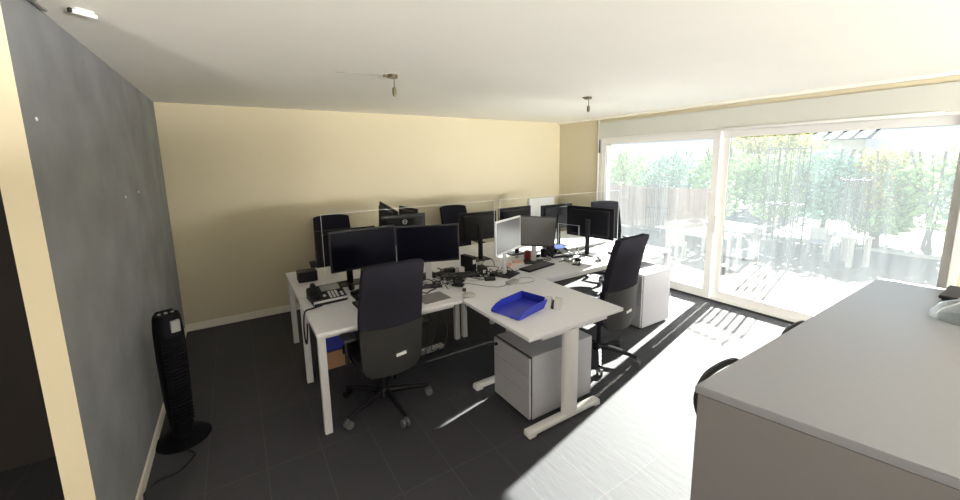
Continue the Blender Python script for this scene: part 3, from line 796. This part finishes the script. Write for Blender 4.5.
for x in (-.035, 0, .035): b.cyl((x, 0, .898), (x, 0, .908), .009, seg=10)
b.build('button', M['grey'], t)
MB().box((-.05, .02, .885), (.05, .05, .915), .01).build('carry_handle', M['fan'], t)
cable('black flex of the tower fan trailing along the skirting', [(-.42, 2.97, .006), (-.38, 2.90, .006), (-.45, 2.78, .006), (-.54, 2.76, .006), (-.575, 2.70, .02), (-.585, 2.62, .05), (-.580, 2.60, .02)], .005)

# ------------------------------------------------------------------ ceiling lights
def spot(label, x, y, z, arm):
    t = thing('ceiling_spotlight', label, 'ceiling light', (x, y, H))
    MB().cyl((0, 0, -.022), (0, 0, 0), .040).build('rose', M['lamp'], t)
    MB().box((-.07, -.012, -.018), (.01, .012, -.004), .003).build('bracket', M['lamp'], t, smooth=False)
    MB().cyl((.012, 0, -.09), (.012, 0, -.02), .004, seg=8).build('stem', M['lamp'], t)
    MB().lathe([(.006, -.155), (.014, -.15), (.017, -.12), (.014, -.095), (.006, -.088)], (.010, 0, 0), 14).build('lamp_head', M['lamp'], t)
    MB().lathe([(.004, -.158), (.012, -.156), (.012, -.152)], (.010, 0, 0), 12).build('bulb', M['lampg'], t)
    return t
spot('small bronze ceiling spotlight above the dark monitors', 1.10, 2.946, H, True)
spot('small bronze ceiling spotlight nearest the glass doors', 3.295, 2.994, H, True)
cable('thin wire strung along the ceiling to the spotlight over the monitors', [(.70, 3.02, 2.503), (.90, 2.985, 2.503), (1.06, 2.95, 2.505)], .002, 'grey')
t = thing('ceiling_lamp', 'pale tubular ceiling light close to the top of the dark wall', 'ceiling light', (-.462, 2.37, H), D(35))
MB().box((-.03, -.012, -.008), (.03, .012, 0), .003).build('mount', M['label'], t, smooth=False)
MB().cyl((-.04, 0, -.016), (.04, 0, -.016), .009, seg=12).build('tube', M['label'], t)
MB().box((-.052, -.010, -.024), (-.041, .010, -.006), .003).build('end_cap', M['blk2'], t, smooth=False)
tag(MB().box((-.60, 2.20, H-.012), (-.585, 2.43, H-.0), .002).build('ceiling_channel', M['grey'], smooth=False), 'thin grey cable channel on the ceiling along the dark wall', 'cable channel')

# fill lamps added behind the camera, out of view, to brighten the room
M['led2'] = screen_mat('lit_globe', (1, .93, .86), 230)
M['led'] = screen_mat('lit_shade', (1, .97, .925), LED)
for x, y, where in ((3.4, -4.4, 'nearest the glazed side of the rear room'), (2.7, -4.6, 'second from the glazed side of the rear room'), (2.05, -4.6, 'third from the glazed side of the rear room'), (1.4, -4.5, 'on the dark hall side of the rear room')):
    t = thing('floor_lamp', 'tall lit drum floor lamp '+where, 'lamp', (x, y, 0))
    MB().lathe([(.16, 0), (.165, .01), (.15, .022), (.02, .03)], seg=24).build('base', M['silver'], t)
    MB().cyl((0, 0, .03), (0, 0, .95), .012, seg=10).build('pole', M['silver'], t)
    MB().lathe([(.30, .95), (.30, 1.35), (.28, 1.37), (.001, 1.37)], seg=32).build('lamp_shade', M['led'], t)

t = thing('floor_lamp', 'small lit globe lamp in the dark hall', 'lamp', (-1.75, -.5, 0))  # unseen globe added to brighten the end face of the dark wall
MB().lathe([(.12, 0), (.12, .015), (.015, .03), (.015, .5)], seg=20).build('stand', M['silver'], t)
MB().lathe([(.001, .50), (.09, .53), (.13, .63), (.09, .73), (.001, .76)], seg=24).build('lamp_shade', M['led2'], t)

# ------------------------------------------------------------------ counter in the foreground
t = thing('counter', 'large grey counter in the foreground beside the camera', 'counter', (1.234, .625, 0))
P = [(0, 0), (.14, -.62), (2.10, -.62), (2.05, 0)]
MB().prism(P, 1.072, 1.10, .003).build('countertop', M['counter'], t, smooth=False)
MB().prism([(.001, -.012), (.138, -.61), (.185, -.61), (.052, -.012)], 0, 1.0715).build('side_panel', M['counters'], t, smooth=False)
MB().prism([(2.00, -.012), (2.05, -.61), (2.085, -.61), (2.035, -.012)], 0, 1.0715).build('side_panel', M['counters'], t, smooth=False)
MB().prism([(.19, -.61), (2.045, -.61), (2.042, -.575), (.183, -.575)], 0, 1.0715).build('back_panel', M['counters'], t, smooth=False)
def bar_chair(label, x, y, top):
    t = thing('bar_chair', label, 'chair', (x, y, 0))
    MB().box((-.19, -.38, .70), (.19, .0, .745), .018).build('seat', M['blk2'], t)
    for sx in (-1, 1):
        for sy in (0, 1): MB().tube([(sx*.17, -.03-.32*sy, .70), (sx*(.20+.02*(1-sy)), .03-.42*sy, 0)], .014, 8).build('leg', M['chairm'], t)
    MB().box((-.18, -.375, .28), (.18, -.36, .30), .004).build('foot_rail', M['chairm'], t, smooth=False)
    b = MB(); b.tube([(-.17, -.02, .72), (-.20, .03, .86), (-.195, .06, top-.06), (-.12, .075, top-.005), (0, .085, top), (.12, .075, top-.005), (.195, .06, top-.06), (.20, .03, .86), (.17, -.02, .72)], .013, 8, smooth=5)
    b.build('back_hoop', M['blk2'], t)
    return t
bar_chair('dark chair with curved back peeking past the near counter corner', 1.61, .645, .995)
bar_chair('dark chair tucked under the counter, only its rim showing farther along', 2.34, .64, .985)
# things on the counter
t = thing('glass_bowl', 'clear glass bowl turned over on the counter', 'bowl', (2.72, .225, 1.101), 0)
MB().lathe([(.105, 0), (.11, .006), (.105, .03), (.08, .065), (.045, .085), (.03, .09), (.03, .098), (.026, .098), (.026, .088), (.075, .06), (.10, .028), (.102, 0)], seg=32).build('shell', M['bowlglass'], t)
t = thing('tray_stack', 'flat black tray at the far end of the counter', 'tray', (3.14, .215, 1.101), 0)
MB().box((-.13, -.12, 0), (.13, .12, .012), .004).build('bottom', M['blk'], t, smooth=False)
MB().box((-.14, -.13, .012), (.14, .13, .03), .005).build('rim', M['blk2'], t, smooth=False)
t = thing('coffee_machine', 'dark brown appliance standing on the black tray', 'machine', (3.10, .13, 1.132), 0)
MB().box((-.10, -.11, 0), (.10, .11, .16), .012).build('body', M['brown'], t, smooth=False)
MB().box((-.105, -.112, .16), (.105, .112, .19), .01).build('lid', M['blk2'], t, smooth=False)
MB().box((-.106, -.06, .03), (-.098, .06, .12), .004).build('front_panel', M['silver'], t, smooth=False)

# ------------------------------------------------------------------ outside
gz0 = -.04
o = MB().box((XR+.06, -8, gz0-.2), (10.6, 14, gz0)).build('terrace_ground', M['paver'], smooth=False); struct(o)
o = MB().box((10.6, -20, gz0-.25), (40, 30, gz0-.0)).build('garden_ground', M['soil'], smooth=False); struct(o)
o = MB().box((10.5, -4, gz0-.02), (10.6, 12, gz0+.06), .01).build('garden_kerb', M['patio'], smooth=False); struct(o)
# fence of boards
t = thing('wooden_fence', 'brown wooden board fence across the terrace', 'fence', (9.3, 4.65, gz0))
n = 34
b = MB()
for k in range(n): b.box((0, .13*k, .04), (.025, .13*k+.124, 1.13+.02*((k*7) % 3)), .004)
b.build('boards', M['wood'], t, smooth=False)
for k in range(4): MB().box((.03, 1.35*k+.1, 0), (.11, 1.35*k+.18, 1.2), .004).build('post', M['wood'], t, smooth=False)
for z in (.25, .9): MB().box((.026, 0, z), (.06, .13*n, z+.07), .004).build('rail', M['wood'], t, smooth=False)

def rack(label, x, y, rz, h, w=.42, d=.36, bars=5, levels=(.05, .5)):
    t = thing('plant_rack', label, 'rack', (x, y, gz0), rz)
    for sx in (-1, 1):
        for sy in (-1, 1):
            MB().cyl((sx*w/2, sy*d/2, 0), (sx*w/2, sy*d/2, h), .011, seg=8).build('post', M['iron'], t)
    b = MB()
    for k in range(1, bars):
        xx = -w/2+w*k/bars
        for sy in (-1, 1): b.cyl((xx, sy*d/2, .12), (xx, sy*d/2, h-.05), .008, seg=6)
    b.build('bars', M['iron'], t)
    b = MB()
    for z in (.12, .12+(h-.17)*.5, h-.05):
        for sy in (-1, 1): b.cyl((-w/2, sy*d/2, z), (w/2, sy*d/2, z), .009, seg=6)
        for sx in (-1, 1): b.cyl((sx*w/2, -d/2, z), (sx*w/2, d/2, z), .009, seg=6)
    b.build('crossbars', M['iron'], t)
    return t
rack('tall dark iron plant rack on the terrace, in the wide pane', 8.05, 2.80, D(84), 2.06, .46, .34)
rack('dark iron plant rack farther out, right before the shrubs', 10.25, 2.44, D(78), 1.45, .36, .25, 4)
rack('dark iron lattice rack standing before the wooden fence', 8.75, 5.65, D(90), 1.3, .45, .2)

def patio_table(label, x, y, rz, w, d, h, m='patio'):
    t = thing('patio_table', label, 'table', (x, y, gz0), rz)
    MB().box((-w/2, -d/2, h-.035), (w/2, d/2, h), .006).build('tabletop', M[m], t, smooth=False)
    for sx in (-1, 1):
        for sy in (-1, 1): MB().box((sx*(w/2-.05)-.03, sy*(d/2-.05)-.03, 0), (sx*(w/2-.05)+.03, sy*(d/2-.05)+.03, h-.036), .004).build('leg', M[m], t, smooth=False)
    return t
patio_table('white patio table seen just right of the door upright', 8.0, 3.62, D(75), .85, .5, .62)
patio_table('white patio table out on the shaded terrace in the wide pane', 8.9, 2.12, D(60), .5, .4, .52)
def patio_chair(label, x, y, rz, k):
    t = thing('patio_chair', label, 'chair', (x, y, gz0), rz); t.scale = (k, k, k)
    MB().box((-.22, -.22, .38), (.22, .22, .42), .012).build('seat', M['patio'], t, smooth=False)
    MB().box((-.22, -.24, .42), (.22, -.20, .82), .014, rot=Matrix.Rotation(D(10), 3, 'X')).build('backrest', M['patio'], t, smooth=False)
    for sx in (-1, 1):
        for sy in (-1, 1): MB().box((sx*.19-.02, sy*.19-.02, 0), (sx*.19+.02, sy*.19+.02, .385), .004).build('leg', M['patio'], t, smooth=False)
    return t
patio_chair('white patio chair on the sunny terrace beyond the left pane', 6.95, 4.05, D(-70), .72)  # chair shape standing in for a pale zigzag reflection in the pane
patio_chair('white patio chair on the shaded terrace between the racks', 9.4, 2.68, D(100), .62)

def leaves(n, rx, ry, rz_, zc, size, seed, elong=1.8):
    r = random.Random(seed); b = MB()
    for i in range(n):
        while True:
            u = Vector((r.uniform(-1, 1), r.uniform(-1, 1), r.uniform(-1, 1)))
            if .15 < u.length < 1: break
        u *= (1-.25*r.random())
        p = Vector((u.x*rx, u.y*ry, zc+u.z*rz_))
        a = Vector((r.gauss(0, 1), r.gauss(0, 1), r.gauss(0, .7)-.25)).normalized()
        c = a.cross(Vector((r.gauss(0, 1), r.gauss(0, 1), r.gauss(0, 1)))).normalized()
        s = size*r.uniform(.6, 1.3)
        vs = [b.bm.verts.new(p-a*s*elong*.5), b.bm.verts.new(p+c*s*.4), b.bm.verts.new(p+a*s*elong*.5), b.bm.verts.new(p-c*s*.4)]
        b.bm.faces.new(vs)
    return b
def shrub(label, x, y, h, r_, seed, m, n=2300, name='garden_shrub', size=.085, low=.25):
    t = thing(name, label, 'shrub', (x, y, gz0))
    rr = random.Random(seed)
    leaves(n, r_, r_, (h-low)/2, (h+low)/2, size, seed).build('foliage', M[m], t, smooth=False)
    for k in range(5):
        a = rr.uniform(0, 6.28); q = r_*.5
        MB().tube([(0+.05*k-.08, .04*k-.06, 0), (q*.3*math.cos(a), q*.3*math.sin(a), h*.45), (q*math.cos(a), q*math.sin(a), h*.92)], .02, 6, smooth=4, rad=None).build('stem', M['bark'], t)
    return t
shrub('leafy green shrub rising behind the wooden fence, beside the door jamb', 10.9, 8.1, 2.35, .95, 1, 'leafg')
shrub('blue-green shrub behind the middle of the wooden fence', 10.9, 6.6, 2.25, .95, 2, 'leafb')
shrub('green shrub at the end of the fence by the door upright', 10.9, 5.2, 2.3, .9, 3, 'leafg')
shrub('dense green shrub just right of the door upright, behind a white table', 11.2, 4.15, 2.1, .85, 4, 'leafg')
shrub('pale blue-green shrub behind the tall plant rack', 11.6, 3.25, 2.2, .8, 5, 'leafb')
shrub('yellowish shrub between the racks and the counter', 12.0, 2.45, 2.15, .8, 6, 'leafy')
shrub('green shrub with open branches above the counter', 11.4, 1.55, 2.1, .85, 7, 'leafg', 1500)
shrub('blue-green shrub at the edge of the wide pane', 11.0, .70, 2.0, .8, 8, 'leafb', 1600)
shrub('yellow-green clipped hedge high behind the shrubs', 17, 6.6, 3.2, 1.9, 9, 'leafy', 3000, 'garden_hedge', .13, .5)
shrub('low green bush beneath the yellowish shrub', 11.0, 2.2, .8, .55, 10, 'leafg', 1000)
# house with a blue roof beyond the garden
t = thing('neighbour_house', 'pale house with dark blue glazed roof beyond the garden', 'house', (20, 5.75, gz0))
MB().box((0, -1.1, 0), (4, 1.0, 2.50)).build('walls', M['house'], t, smooth=False)
b = MB(); b2 = bmesh.new()
A = [b2.verts.new(v) for v in ((-.3, -1.3, 2.45), (-.3, 1.2, 2.45), (2, 1.2, 3.25), (2, -1.3, 3.25))]
Bv = [b2.verts.new(v.co+Vector((0, 0, .06))) for v in A]
b2.faces.new(A[::-1]); b2.faces.new(Bv)
for i in range(4): b2.faces.new((A[i], A[(i+1) % 4], Bv[(i+1) % 4], Bv[i]))
b._merge(b2); b.build('roof', M['roof'], t, smooth=False)
for k in range(6):
    y = -1.2+.46*k
    MB().tube([(-.32, y, 2.54), (2, y-.1, 3.34)], .03, 6).build('glazing_bar', M['patio'], t)

# ------------------------------------------------------------------ light
wd = bpy.data.worlds.new('sky'); bpy.context.scene.world = wd; wd.use_nodes = True
n = wd.node_tree.nodes; l = wd.node_tree.links
tc = n.new('ShaderNodeTexCoord'); sp = n.new('ShaderNodeSeparateXYZ'); l.new(tc.outputs['Generated'], sp.inputs[0])
rp = n.new('ShaderNodeValToRGB'); l.new(sp.outputs['Z'], rp.inputs['Fac'])
rp.color_ramp.elements[0].position = 0.0; rp.color_ramp.elements[0].color = (.95, .97, 1.0, 1)
rp.color_ramp.elements[1].position = .7; rp.color_ramp.elements[1].color = (.42, .62, 1.0, 1)
l.new(rp.outputs['Color'], n['Background'].inputs['Color']); n['Background'].inputs['Strength'].default_value = SKY
sun = bpy.data.lights.new('sun', 'SUN'); sun.energy = SUN; sun.angle = D(.53); sun.color = (1, .94, .84)
so = bpy.data.objects.new('sun', sun); C.objects.link(so)
el = math.atan(1/2.003); az = math.atan2(.206, .979)
dirv = -Vector((math.cos(el)*math.cos(az), math.cos(el)*math.sin(az), math.sin(el)))
so.rotation_euler = dirv.to_track_quat('-Z', 'Y').to_euler(); so.location = (12, 3, 8)

# ------------------------------------------------------------------ camera
yaw, pitch, roll = .5649, .1539, -.0173
cy, sy = math.cos(yaw), math.sin(yaw)
fwd = Vector((sy*math.cos(pitch), cy*math.cos(pitch), -math.sin(pitch)))
right = Vector((cy, -sy, 0)); up = right.cross(fwd)
r_ = right*math.cos(roll)+up*math.sin(roll); u_ = up*math.cos(roll)-right*math.sin(roll)
cd = bpy.data.cameras.new('camera'); co = bpy.data.objects.new('camera', cd); C.objects.link(co)
mt = Matrix((r_, u_, -fwd)).transposed().to_4x4(); mt.translation = (0, 0, 1.85); co.matrix_world = mt
cd.sensor_width = 36; cd.lens = 386.3357/960*36; cd.shift_y = -28.87/960; cd.clip_start = .02; cd.clip_end = 200
bpy.context.scene.camera = co
sc = bpy.context.scene
sc.view_settings.view_transform = 'Standard'; sc.view_settings.look = 'None'; sc.view_settings.gamma = 1
sc.view_settings.use_curve_mapping = False; sc.view_settings.exposure = EXPO
try:
    sc.cycles.max_bounces = 12; sc.cycles.diffuse_bounces = 7; sc.cycles.glossy_bounces = 4
    sc.cycles.transparent_max_bounces = 16; sc.cycles.sample_clamp_indirect = 8; sc.cycles.use_denoising = True
    sc.cycles.caustics_reflective = False; sc.cycles.caustics_refractive = False
except Exception: pass
